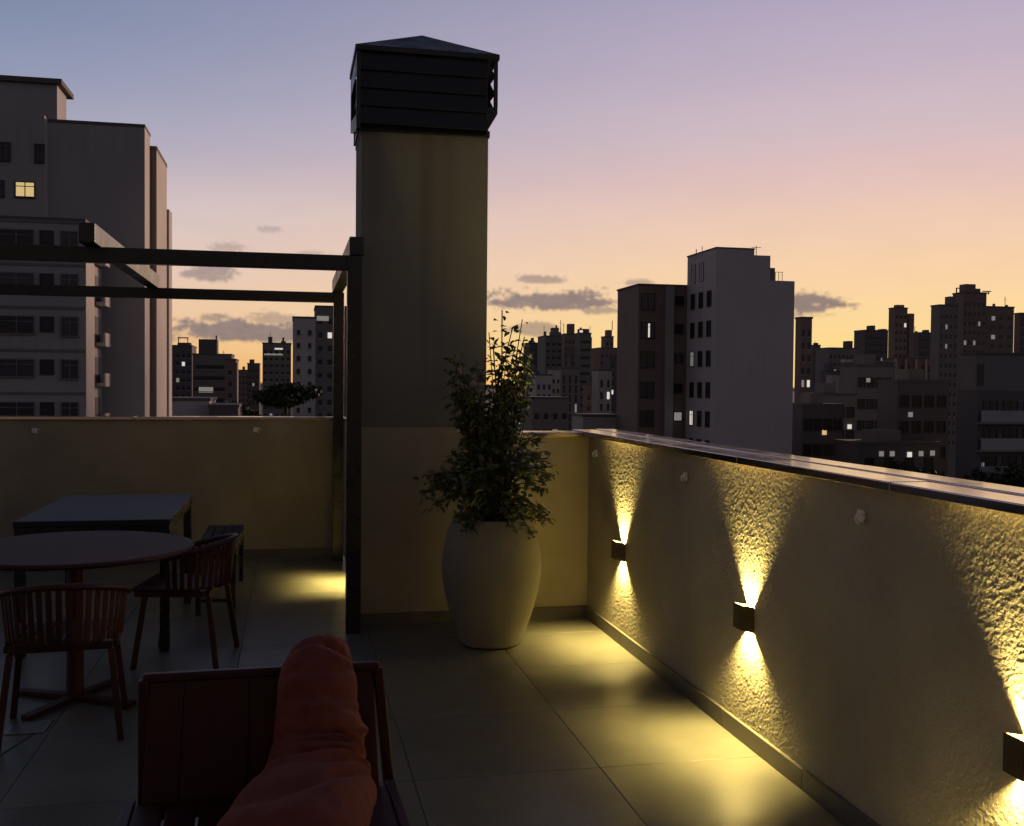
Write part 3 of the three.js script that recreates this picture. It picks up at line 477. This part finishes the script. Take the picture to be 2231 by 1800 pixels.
// the tall slab block on the left, seen through the pergola
{
  const t = thing('apartment_block', 'big dark apartment block at the left edge with one bright yellow window', 'building', [-13, BASE, -78]);
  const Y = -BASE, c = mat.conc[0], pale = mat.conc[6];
  part('main_wall', bx(-3.7, 2.8, 0, 19.4 + Y, -2.9, 0), c, t);
  part('left_wing', bx(-12, -3.55, 0, 19.6 + Y, -3, 1), c, t);
  const ph = part('penthouse', bx(-12, -2.95, 19.601 + Y, 22.0 + Y, -3.1, -0.05), c, t);
  part('penthouse_roof', bx(-12, -2.6, 22.0 + Y, 22.35 + Y, -3.9, 0.25), mat.conc[5], t);
  part('roof_edge', bx(-3.69, 2.86, 19.4 + Y, 19.6 + Y, -2.95, 0.06), mat.conc[5], t);
  part('rear_tower', bx(2.0, 3.25, 0, 18.45 + Y, -9.4, -2.91), mat.conc[3], t);
  part('rear_tower_cap', bx(1.9, 3.3, 18.45 + Y, 18.75 + Y, -9.5, -2.92), mat.conc[5], t);
  part('rear_fin', bx(3.0, 3.45, 0, 15.2 + Y, -11.5, -9.41), pale, t);
  part('lower_block', bx(-12, 0.1, 0, 11.6 + Y, 1.01, 6.7), c, t);
  part('lower_roof', bx(-12, 0.12, 11.601 + Y, 11.85 + Y, 1.01, 6.75), mat.conc[5], t);
  part('aerial', [bx(-8.35, -8.28, 22.35 + Y, 23.0 + Y, -0.5, -0.43), bx(-8.6, -8.05, 22.85 + Y, 22.93 + Y, -0.5, -0.43)], mat.darkFrame, t);
  t.userData.w = 0; const z1 = 1.0, zb = 6.7;
  const win = (x, y, w, h, z, gm, mull, fm) => { const f = windowAt(t, x - t.position.x, y + Y, w, h, 'front', gm, mull, fm); f.position.z = z; };
  win(-17.79, 14.5, 1.15, 0.95, z1, glowWin.warm, true, mat.darkFrame); win(-16.85, 17.0, 0.5, 1.15, z1, mat.glass, true, mat.darkFrame); win(-19.2, 17.0, 0.9, 1.15, z1, mat.glass, true, mat.darkFrame); win(-19.6, 14.5, 0.9, 1.0, z1, mat.glass);
  part('ledge', bx(-12, -3.4, 11.86 + Y, 12.1 + Y, 1.0, 1.5), mat.conc[5], t);
  for (let k = 0; k < 6; k++) {
    const y = 10.55 - k * 2.72;
    win(-17.0, y - 0.1, 2.0, 1.05, zb, k % 2 ? mat.glass : mat.dullGlass, true, mat.frame); win(-13.85, y - 0.15, 0.95, 1.15, zb, mat.glass, true, mat.frame); win(-15.2, y, 0.7, 0.8, zb, mat.dullGlass, false, mat.darkFrame);
    part('floor_band', bx(-12, 0.13, y + 0.95 + Y, y + 1.12 + Y, 6.701, 6.78), mat.conc[1], t);
    // balconies on the sunset side of the lower block
    part('balcony_recess', bx(0.101, 0.14, y - 1.0 + Y, y + 0.75 + Y, 1.6, 3.6), mat.conc[5], t);
    part('balcony_slab', bx(0.141, 0.75, y - 1.25 + Y, y - 1.0 + Y, 1.3, 3.3), pale, t);
    part('balcony_parapet', bx(0.62, 0.75, y - 0.999 + Y, y - 0.35 + Y, 1.3, 3.3), pale, t);
  }
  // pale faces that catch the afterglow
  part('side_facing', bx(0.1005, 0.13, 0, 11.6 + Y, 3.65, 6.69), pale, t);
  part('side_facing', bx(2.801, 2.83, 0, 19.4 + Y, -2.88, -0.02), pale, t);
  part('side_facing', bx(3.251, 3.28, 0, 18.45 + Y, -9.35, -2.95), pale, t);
  done(t);
}
// the stepped tower right of the middle
{
  const t = thing('stepped_tower', 'tall grey tower with a blank stepped wall, right of the middle', 'building', [47, BASE, -104]), Y = -BASE, c = mat.conc[4];
  t.userData.w = 3.2;
  part('wall', bx(-3.2, 5.8, 0, 12.9 + Y, -8.2, 0), c, t);
  part('upper_wall', bx(-3.2, 1.1, 12.901 + Y, 16.1 + Y, -8.2, -0.001), c, t);
  part('stair_head', bx(1.101, 3.05, 12.901 + Y, 15.55 + Y, -7, -0.2), c, t);
  part('roof_step', bx(3.051, 3.75, 12.901 + Y, 14.3 + Y, -6, -0.5), mat.conc[1], t);
  part('roof_edge', bx(-3.26, 1.15, 16.101 + Y, 16.25 + Y, -8.3, 0.05), mat.conc[5], t);
  part('railing', [bx(3.8, 4.7, 13.85 + Y, 13.9 + Y, -0.6, -0.55), ...[3.8, 4.2, 4.6].map((x) => bx(x, x + 0.05, 12.9 + Y, 13.85 + Y, -0.6, -0.55))], mat.darkFrame, t);
  part('antenna', [bx(2.2, 2.26, 15.55 + Y, 16.8 + Y, -2, -1.94), bx(1.7, 2.8, 16.6 + Y, 16.65 + Y, -2, -1.95)], mat.darkFrame, t);
  part('aerial', bx(-3.1, -3.03, 16.25 + Y, 16.75 + Y, -6, -5.93), mat.darkFrame, t); part('aerial', bx(-3.0, -2.95, 16.25 + Y, 16.9 + Y, -4.5, -4.43), mat.darkFrame, t);
  const rows = [14.05, 10.95, 7.75, 4.55, 1.15, -2.0, -5.1], zs = [-6.35, -4.0, -1.7];
  rows.forEach((y, i) => zs.forEach((z, j) => { if (i === 0 && j === 2) return; const gm = i === 0 ? mat.curtain : (i === 5 && j === 0) ? glowWin.white : (i === 3 && j === 0) ? glowWin.dim : mat.glass; windowAt(t, z, y + Y, i === 0 ? 1.1 : 1.0, i === 0 ? 1.9 : 1.55, 'left', gm, true, i === 0 ? mat.frame : mat.darkFrame); }));
  done(t);
}
{
  const t = block('lower_tower', 'lower dark tower joined to the left of the stepped grey tower', undefined, 38.1, 44.9, 12.8, -112.3, 7.8, mat.conc[3]);
  roofEdge(t, mat.conc[5], 0.1, 0.2);
  part('pier', bx(-0.25, 0.7, 0, t.userData.h, 0.001, 0.35), mat.conc[0], t);
  const Y = -BASE;
  [11.0, 7.8, 4.5, 1.1, -2.1].forEach((y, i) => { windowAt(t, -2.3, y + Y, 1.5, 1.7, 'front', mat.glass, true); if (i === 1) part('lit_window', bx(-2.3, -2.05, y + Y - 0.8, y + Y + 0.75, 0.021, 0.03), glowWin.white, t); windowAt(t, 1.4, y + 0.2 + Y, 0.9, 0.9, 'front', i === 4 ? glowWin.dim : mat.glass, false); });
  done(t);
}
// the rest of the skyline: x0, x1, top, front z, depth, wall material, rows, columns, window width and height shares, lit windows, label, extra
const r0 = rng(3), G = 'far buildings of the skyline';
const far = [
  [-28.4, -23.2, 10.0, -260, 12, 5, 12, 4, 0.5, 0.5, { '1,2': 'white', '3,1': 'dim' }, 'dark narrow far building just right of the big left block', (t) => { part('roof_frame', [bx(-0.6, -0.4, t.userData.h, t.userData.h + 1.9, -0.6, -0.4), bx(1.5, 1.7, t.userData.h, t.userData.h + 1.9, -0.6, -0.4), bx(-0.7, 1.8, t.userData.h + 1.9, t.userData.h + 2.15, -0.7, -0.3)], mat.conc[5], t); tank(t, -0.8, 2.2, 0.9, mat.conc[5], -4, -1); }],
  [-19.5, -11.9, 7.0, -220, 10, 1, 9, 1, 0.86, 0.36, {}, 'banded far building with a dark box on its roof, seen under the pergola', (t) => { tank(t, -2.7, 0.9, 3.2, mat.conc[5], -5, -0.5); part('tank_mast', bx(0.6, 0.9, t.userData.h + 3.2, t.userData.h + 4, -1, -0.7), mat.conc[5], t); const r = part('lit_window', bx(-2.6, 0.2, t.userData.h - 7.6, t.userData.h - 6.5, 0.06, 0.1), glowWin.dim, t); }],
  [-12.4, -10.3, 5.7, -205, 10, 3, 9, 1, 0.3, 0.4, {}, 'thin brown far building with a pale corner strip', (t) => part('corner_strip', bx(1.05, 1.35, 0, t.userData.h - 0.4, -2, 0.05), mat.conc[2], t)],
  [-17.0, -13.6, 5.4, -352, 10, 3, 10, 3, 0.4, 0.45, {}, 'low dark red building against the orange horizon', null],
  [-13.2, -9.6, 7.2, -330, 10, 5, 10, 3, 0.4, 0.45, { '2,1': 'dim' }, 'dark stepped building right of the orange horizon gap', (t) => tank(t, -1.2, 0.2, 1.4, mat.conc[5])],
  [-7.9, -0.1, 12.4, -300, 12, 1, 13, 5, 0.5, 0.4, { '6,1': 'dim', '6,2': 'dim', '9,1': 'dim' }, 'dark flat-roofed far building with bright penthouse strips', (t) => { part('lit_window', bx(-3.5, 1.6, t.userData.h - 3.2, t.userData.h - 2.7, 0.06, 0.1), glowWin.dim, t); part('lit_window', bx(-0.6, 1.6, t.userData.h - 1.6, t.userData.h - 1.2, 0.06, 0.1), glowWin.white, t); }],
  [0.2, 3.95, 12.4, -180, 10, 4, 12, 2, 0.3, 0.4, {}, 'left half of the grey far tower behind the back post', null],
  [3.96, 10.4, 14.4, -181, 10, 1, 12, 4, 0.45, 0.42, { '1,1': 'white', '3,2': 'white', '8,2': 'white', '2,2': 'dim' }, 'taller right half of the grey far tower behind the posts', (t) => part('roof_sign', bx(-3.0, -1.0, t.userData.h - 2.3, t.userData.h - 1.5, 0.06, 0.1), glowWin.dim, t)],
  [-12.1, -8.1, -0.4, -110, 9, 4, 6, 2, 0.3, 0.4, {}, 'low plain pale-green block just above the left wall', null],
  [-8.0, -5.2, -1.0, -108, 9, 5, 7, 2, 0.4, 0.4, { '0,1': 'dim' }, 'small low dark block beside the pale-green one', null],
  [73.2, 79.0, 15.0, -330, 12, 5, 14, 3, 0.4, 0.45, {}, 'dark far tower right beside the shrub', (t) => tank(t, -2, -0.8, 1.0, mat.conc[5])],
  [70.8, 78.2, 15.9, -300, 12, 1, 14, 3, 0.62, 0.4, { '5,2': 'dim' }, 'far tower with balcony bands and sloping top right of the shrub', (t) => { tank(t, -0.8, 3.5, 1.4, mat.conc[1]); tank(t, 0.6, 3.6, 2.8, mat.conc[1], -6, -3.6); mast(t, 2.4, 5); }],
  [82.6, 87.6, 17.6, -320, 12, 3, 14, 3, 0.4, 0.5, {}, 'narrow far tower with a tall brown roof box and antenna', (t) => { tank(t, -0.2, 2.5, 3.4, mat.conc[3]); mast(t, -1.6, 3.6); }],
  [79.3, 84.2, 16.4, -290, 10, 1, 13, 1, 0.82, 0.4, {}, 'far tower with a small lit roof room, left of the lower tower', (t) => { tank(t, -2.2, 1.8, 1.4, mat.conc[5]); part('lit_window', bx(-1.6, -0.7, t.userData.h + 0.3, t.userData.h + 1.0, -0.59, -0.55), glowWin.white, t); }],
  [90.0, 101.6, 13.0, -310, 10, 3, 12, 6, 0.4, 0.5, {}, 'broad reddish far building between two taller roof boxes', null],
  [102.2, 106.6, 18.0, -340, 10, 3, 14, 2, 0.4, 0.5, {}, 'far tower with a needle antenna left of the lower tower', (t) => { tank(t, -0.9, 1.6, 2.4, mat.conc[3]); part('needle', bx(1.2, 1.4, t.userData.h + 2.4, t.userData.h + 5.6, -1.2, -1.0), mat.darkFrame, t); }],
  [79.7, 84.2, 9.0, -262, 10, 5, 10, 2, 0.4, 0.5, { '3,0': 'white' }, 'dark low far building in the gap left of the lower tower', null],
  [45.4, 50.2, 3.4, -200, 10, 4, 9, 3, 0.42, 0.5, { '3,1': 'dim' }, 'mid-distance grey block with rows of dots right of the shrub', null],
  [50.4, 53.2, 4.6, -205, 10, 0, 9, 2, 0.45, 0.42, { '6,0': 'white', '6,1': 'white', '5,0': 'dim', '5,1': 'dim' }, 'narrow grey block with four lit low windows', null],
  [53.3, 59.0, 5.0, -212, 10, 1, 9, 3, 0.3, 0.85, { '3,2': 'dim' }, 'grey block with dark vertical window stripes', null],
  [55.4, 59.3, 4.3, -190, 10, 2, 8, 2, 0.35, 0.6, { '1,1': 'white', '3,1': 'white', '4,1': 'dim' }, 'pale slim block with two bright windows left of the lower tower', null],
  [30.6, 37.6, -0.4, -140, 8, 1, 6, 4, 0.5, 0.4, { '1,2': 'dim' }, 'low dark house block just right of the shrub above the coping', null],
  [32.6, 38.2, -2.2, -120, 5, 2, 6, 5, 0.5, 0.5, { '0,0': 'orange', '0,2': 'white' }, 'low white wall with orange and white lit openings above the coping', null],
  [76.4, 79.2, 12.2, -150, 8, 3, 13, 2, 0.45, 0.55, { '4,0': 'dim', '4,1': 'white' }, 'slim reddish tower touching the right edge of the stepped tower', null],
  [158.2, 161.4, 14.6, -300, 8, 5, 12, 2, 0.4, 0.5, {}, 'small dark roofline piece right of the slim reddish tower', (t) => tank(t, -1, 0.6, 0.9, mat.conc[5])],
  [149.0, 162.6, 13.0, -280, 10, 1, 12, 7, 0.42, 0.5, { '2,1': 'white', '4,3': 'dim', '3,0': 'dim' }, 'long low far building with a little roof box on its right', (t) => tank(t, 2.6, 4.8, 2.3, mat.conc[5])],
  [172.8, 184.6, 19.6, -300, 12, 5, 15, 6, 0.45, 0.5, { '3,4': 'dim', '5,5': 'dim' }, 'wide dark far building left of the lone tall tower', (t) => { tank(t, -2.2, -0.2, 1.7, mat.conc[5]); tank(t, 3.6, 5.8, 0.7, mat.conc[5]); }],
  [153.9, 159.4, 22.6, -250, 9, 3, 17, 3, 0.5, 0.5, { '1,2': 'white' }, 'lone tall reddish tower on the right skyline', (t) => { tank(t, -1.4, 1.6, 1.0, mat.conc[3]); part('shoulder', bx(2.72, 4.2, 0, t.userData.h - 1.2, -8, -0.5), mat.conc[3], t); }],
  [193.0, 200.4, 19.2, -300, 10, 5, 15, 4, 0.45, 0.5, {}, 'dark lower building between the two tall right groups', (t) => tank(t, 0.5, 2.2, 1.1, mat.conc[5])],
  [126.4, 132.6, 18.3, -190, 10, 1, 16, 4, 0.4, 0.45, { '1,1': 'dim', '3,1': 'dim' }, 'left shoulder of the tallest right tower group', (t) => tank(t, 0.6, 2.4, 2.0, mat.conc[3])],
  [135.4, 143.4, 21.6, -196, 10, 3, 17, 5, 0.45, 0.45, { '4,0': 'dim', '4,2': 'dim', '2,3': 'dim' }, 'tallest tower of the right group with stepped top and roof frame', (t) => { tank(t, -2.9, 0.6, 2.0, mat.conc[3]); tank(t, 0.61, 2.3, 1.1, mat.conc[3]); part('roof_frame', [bx(2.4, 4.4, t.userData.h + 0.5, t.userData.h + 0.7, -1, -0.8), bx(3.7, 3.9, t.userData.h, t.userData.h + 0.5, -1, -0.8), bx(-3.9, -3.0, t.userData.h + 1.0, t.userData.h + 1.2, -1, -0.8), bx(-3.9, -3.7, t.userData.h, t.userData.h + 1.0, -1, -0.8)], mat.darkFrame, t); }],
  [139.5, 151.2, 18.9, -197.5, 10, 3, 16, 4, 0.45, 0.45, { '0,1': 'dim', '2,1': 'dim' }, 'flat-topped right shoulder of the tallest tower group', null],
  [153.2, 158, 17.9, -200, 10, 5, 15, 3, 0.45, 0.5, {}, 'dark tower cut by the right edge of the photo', null],
  [109.0, 113.0, 4.2, -200, 10, 2, 9, 2, 0.35, 0.7, { '1,1': 'white', '3,0': 'dim' }, 'pale mid block with vertical strips right of the stepped tower', null],
  [113.4, 116.2, 7.6, -202, 10, 4, 10, 1, 0.3, 0.7, { '4,0': 'dim', '6,0': 'white' }, 'narrow pale block with a glowing stair strip', null],
  [105.0, 112.4, 5.4, -180, 10, 1, 9, 3, 0.7, 0.4, { '2,0': 'white', '3,1': 'white', '3,0': 'dim', '4,0': 'dim' }, 'dark balconied block with several lit windows below the wide far building', null],
  [134.0, 147.1, 8.4, -220, 10, 3, 10, 5, 0.3, 0.8, {}, 'reddish mid building with pale vertical piers', (t) => { for (let k = 0; k < 5; k++) part('pier', bx(-5.6 + k * 2.6, -5.1 + k * 2.6, 0, t.userData.h, 0.06, 0.5), mat.conc[2], t); }],
];
for (const [x0, x1, yT, z, d, m, rows, cols, fw, fh, lit, label, extra] of far) {
  const t = farBlock('city_building', label, x0, x1, yT, z, d, mat.conc[m]);
  roofEdge(t, mat.conc[5], 0.1, 0.3);
  windowGrid(t, Math.round(rows * (yT - BASE) / (yT + 14)), cols, fw, fh, lit, r0);
  if (extra) extra(t);
  done(t);
}
// slim towers farther off that close the gaps of the skyline
const slim = [
  [221.8, 225.4, 18.0, -420, 'low in the gap right of the slim reddish tower'], [232.2, 236.2, 17.0, -430, 'second in the row right of the slim reddish tower'], [228.5, 231.8, 18.2, -410, 'behind the little roof box of the long low building'], [228.4, 231.0, 15.5, -400, 'just left of the wide dark far building'],
  [245.8, 250.0, 25.3, -420, 'rising over the middle of the wide dark far building'], [263.8, 266.7, 27.5, -440, 'peeping out right of the wide dark far building'], [258.1, 260.8, 25.0, -400, 'just right of the lone tall reddish tower'], [256.0, 258.7, 23.0, -390, 'between the lone tower and the tallest group'],
  [221.0, 223.5, 28.9, -300, 'behind the flat-topped shoulder of the tallest group'], [233.5, 235.5, 28.7, -310, 'near the right edge behind the tallest group'], [129.3, 133.8, 6.9, -240, 'mid-distance under the long low far building'], [140.0, 145.2, 8.3, -235, 'mid-distance under the wide dark far building'],
  [163.5, 169.3, 11.3, -260, 'mid-distance below the lone tall reddish tower'], [140.5, 145.0, 13.8, -210, 'in front of the left shoulder of the tallest group'], [95.5, 98.1, 20.5, -420, 'first behind the top of the shrub'], [103.5, 105.6, 23.5, -430, 'second behind the top of the shrub'],
  [111.2, 112.7, 26.6, -440, 'needle thin behind the banded tower right of the shrub'], [110.8, 112.7, 24.1, -400, 'right of the tall brown roof box'], [120.0, 122.3, 22.6, -420, 'over the tower with the small lit roof room'], [117.7, 119.3, 14.4, -400, 'over the broad reddish far building'],
  [54.4, 57.3, 5.9, -240, 'mid-distance over the grey block beside the shrub'], [60.4, 63.2, 6.7, -230, 'mid-distance over the striped grey block'], [56.5, 58.9, 2.5, -200, 'low between the striped and the pale slim block'], [-40.8, -38.9, 12.7, -380, 'beside the big left block under the pergola'],
  [-25.8, -24.0, 10.9, -400, 'right of the banded building under the pergola'], [-18.9, -17.5, 7.4, -420, 'low in front of the orange glow'], [-14.6, -13.0, 9.6, -400, 'right beside the orange glow'], [-9.2, -7.0, 18.3, -420, 'over the left of the building with penthouse strips'], [-4.2, -2.2, 19.2, -430, 'over the right of the building with penthouse strips']];
slim.forEach(([x0, x1, yT, z, where], i) => {
  const t = farBlock('distant_tower', 'slim distant tower ' + where, x0, x1, yT - 1, z, 7, mat.conc[[5, 1, 3, 5, 4][i % 5]]), w = t.userData.w, lit = {};
  tank(t, -w * (0.9 - 0.5 * r0()), w * (0.2 + 0.6 * r0()), 1 + 1.2 * r0(), mat.conc[5], -4, -0.4);
  if (i % 3 === 0) mast(t, w * (r0() - 0.5), 3 + 2 * r0());
  if (z > -300 || i % 2) lit[`${2 + Math.floor(r0() * 8)},${Math.floor(r0() * 2)}`] = i % 4 ? 'dim' : 'warm';
  windowGrid(t, 13, w > 1.8 ? 3 : 2, 0.5, 0.45, lit, r0);
  done(t);
});
// the dark balconied building at the lower right
{
  const t = block('balcony_building', 'dark apartment building with long balcony bands at the right edge', undefined, 66.6, 86, 1.4, -92, 3.4, mat.conc[5]);
  const w = t.userData.w, h = t.userData.h;
  part('upper_storey', bx(-w + 0.4, w, h + 0.001, h + 3.6, -3.3, -1.0), mat.conc[1], t);
  part('upper_roof', bx(-w + 0.2, w, h + 3.601, h + 3.8, -3.4, -0.8), mat.conc[5], t);
  for (let k = 0; k < 6; k++) {
    const y = h - 2.0 - k * 2.75;
    part('balcony_parapet', bx(-w - 0.1, w, y - 1.15, y, 0.7, 0.9), mat.conc[0], t);
    part('balcony_slab', bx(-w - 0.1, w, y - 1.35, y - 1.151, 0.001, 0.95), mat.conc[1], t);
    for (let j = 0; j < 5; j++) windowAt(t, -w + 1.4 + j * 2.3, y + 0.25, 1.5, 1.3, 'front', mat.glass, true);
  }
  part('lit_window', bx(-w + 0.55, -w + 0.8, h - 8.6, h - 7.2, 0.01, 0.06), glowWin.dim, t);
  part('door', bx(-w + 0.6, -w + 1.3, h + 0.4, h + 2.6, -0.999, -0.94), mat.darkFrame, t);
  done(t);
}
// dark low houses below the skyline
const low = [
  [57.0, 62.2, -0.6, -110, 4, 5, 'dark mid-rise block with one warm lit window at the foot of the stepped tower', [[0.2, 2.4, 'warm']], 1],
  [63.4, 69.0, 0.6, -119, 4, 1, 'dark mid-rise block right of the stepped tower with a white lit window', [[1.9, 3.3, 'white'], [-1.2, 1.0, 'dim']], 1],
  [60.0, 70.0, -4.6, -103, 5, 5, 'long low dark block just above the coping with a row of small pale lights', [[-2.2, 0.4, 'dim'], [-0.9, 0.4, 'dim'], [1.2, 0.5, 'white'], [2.6, 0.4, 'dim'], [4.0, 0.35, 'dim']], 1],
  [66.5, 73.0, 2.2, -106, 4, 5, 'dark block with a lift house left of the balconied building', [[-1.6, 3.0, 'dim']], 1],
  [74.2, 79.6, 4.4, -128, 4, 1, 'grey mid-rise block behind the dark blocks right of the stepped tower', [[-1.0, 1.2, 'dim'], [1.3, 4.0, 'white']], 1],
  [84.6, 91.0, 5.2, -146, 5, 3, 'reddish mid-rise block in the middle of the right skyline', [[0.8, 2.2, 'dim'], [-1.8, 4.6, 'warm']], 1],
  [-5.6, 2.8, -3.2, -100, 9, 1, 'low house with a pale roof below the dark tree on the left', [[2.4, 1.0, 'dim']]],
  [40, 47, -7.6, -88, 8, 1, 'low flat house in front of the lower tower', []],
];
for (const [x0, x1, yT, z, d, m, label, lits, flat] of low) {
  const t = block(flat ? 'mid_rise_block' : 'low_house', label, 'low houses and blocks below the skyline', x0, x1, yT, z, d, mat.conc[m]), w = t.userData.w, h = t.userData.h;
  if (flat) {
    roofEdge(t, mat.conc[5], 0.1, 0.3); tank(t, -w * 0.5, w * 0.1, 1.5, mat.conc[1]);
    for (const [x, dn, kind] of lits) part('lit_window', bx(x - 0.28, x + 0.28, h - 0.9 - dn, h - 0.35 - dn, 0.071, 0.1), glowWin[kind], t);
    for (let i = 0; i < 4; i++) for (let k = 0; k < 4; k++) windowAt(t, -w * 0.72 + k * w * 0.48, h - 2.1 - i * 2.9, 0.9, 1.15, 'front', mat.dullGlass, k % 2 === 0);
    done(t); continue;
  }
  const s = new THREE.Shape(); s.moveTo(0.5, 0); s.lineTo(-d / 2, 1.5); s.lineTo(-d - 0.5, 0); s.closePath();
  const g = uvm(new THREE.ExtrudeGeometry(s, { depth: 2 * w + 0.8, bevelEnabled: false }).rotateY(-Math.PI / 2)); g.scale(1, 1, 1); g.translate(w + 0.4, h + 0.001, 0);
  const gb = new THREE.Box3().setFromBufferAttribute(g.attributes.position); g.translate(-(gb.min.x + gb.max.x) / 2, 0, -(gb.min.z + gb.max.z) / 2 - d / 2);
  part('roof', g, mat.roof, t);
  for (const [x, hh, kind] of lits) part('lit_window', bx(x - 0.3, x + 0.3, h - 1.2 - hh * 0.75, h - 1.2, 0.01, 0.06), glowWin[kind], t);
  for (let k = 0; k < 3; k++) windowAt(t, -w * 0.6 + k * w * 0.6 - 0.4, h - 4.6, 1.1, 1.2, 'front', mat.dullGlass, true);
  done(t);
}
// trees among the houses
function tree(label, [x, y, z], rx, ry, n, seed) {
  const t = thing('city_tree', label, 'tree', [x, BASE, z], 0, 'dark trees among the city houses'), r = rng(seed), top = y - BASE, P = [], Cc = [];
  part('trunk', uvm(new THREE.CylinderGeometry(rx * 0.05, rx * 0.1, top - ry, 10).translate(0, (top - ry) / 2, 0)), mat.trunk, t);
  const lobes = []; for (let k = 0; k < 17; k++) { const a = r() * 6.28, d = rx * 0.75 * Math.sqrt(r()); lobes.push([Math.cos(a) * d, top - ry + (r() - 0.35) * ry * 0.8, Math.sin(a) * d, rx * (0.22 + 0.2 * r())]); }
  for (let k = 0; k < n; k++) {
    const [a, b, c, R] = lobes[Math.floor(r() * lobes.length)], u = r() * 2 - 1, p = r() * 6.283, q = Math.sqrt(1 - u * u), rr = R * (0.65 + 0.4 * r()), px = a + Math.cos(p) * q * rr, py = b + u * rr * Math.min(1, ry / rx * 0.95), pz = c + Math.sin(p) * q * rr, s = 0.2 + 0.3 * r(), tone = 0.5 + 0.8 * r();
    const A = new THREE.Vector3(r() - 0.5, r() - 0.5, r() - 0.5).setLength(s), B = new THREE.Vector3(r() - 0.5, r() - 0.5, r() - 0.5).setLength(s * 0.7);
    P.push(px - A.x, py - A.y, pz - A.z, px + B.x, py + B.y, pz + B.z, px + A.x, py + A.y, pz + A.z, px - A.x, py - A.y, pz - A.z, px + A.x, py + A.y, pz + A.z, px - B.x, py - B.y, pz - B.z);
    for (let q2 = 0; q2 < 6; q2++) Cc.push(tone, tone, tone * 0.9);
  }
  const g = new THREE.BufferGeometry(); g.setAttribute('position', new THREE.Float32BufferAttribute(P, 3)); g.setAttribute('color', new THREE.Float32BufferAttribute(Cc, 3)); g.computeVertexNormals();
  part('crown', g, mat.crown, t, { kind: 'stuff' });
}
tree('broad dark tree between the buildings under the pergola', [-0.6, 2.0, -120], 3.6, 2.1, 2600, 1);
tree('smaller dark tree just left of the broad one', [-6.2, -0.2, -125], 2.6, 2.6, 1500, 2);
tree('dark tree in front of the low houses right of the stepped tower', [63.5, -5.6, -98], 4.0, 2.6, 1800, 4);
tree('dark tree at the foot of the balconied building on the right', [67.0, -4.6, -88], 3.6, 4, 1800, 6);
tree('dark tree right of the shrub behind the coping', [26.5, -2.4, -105], 3.2, 3, 1600, 8);

renderer.render(scene, camera);
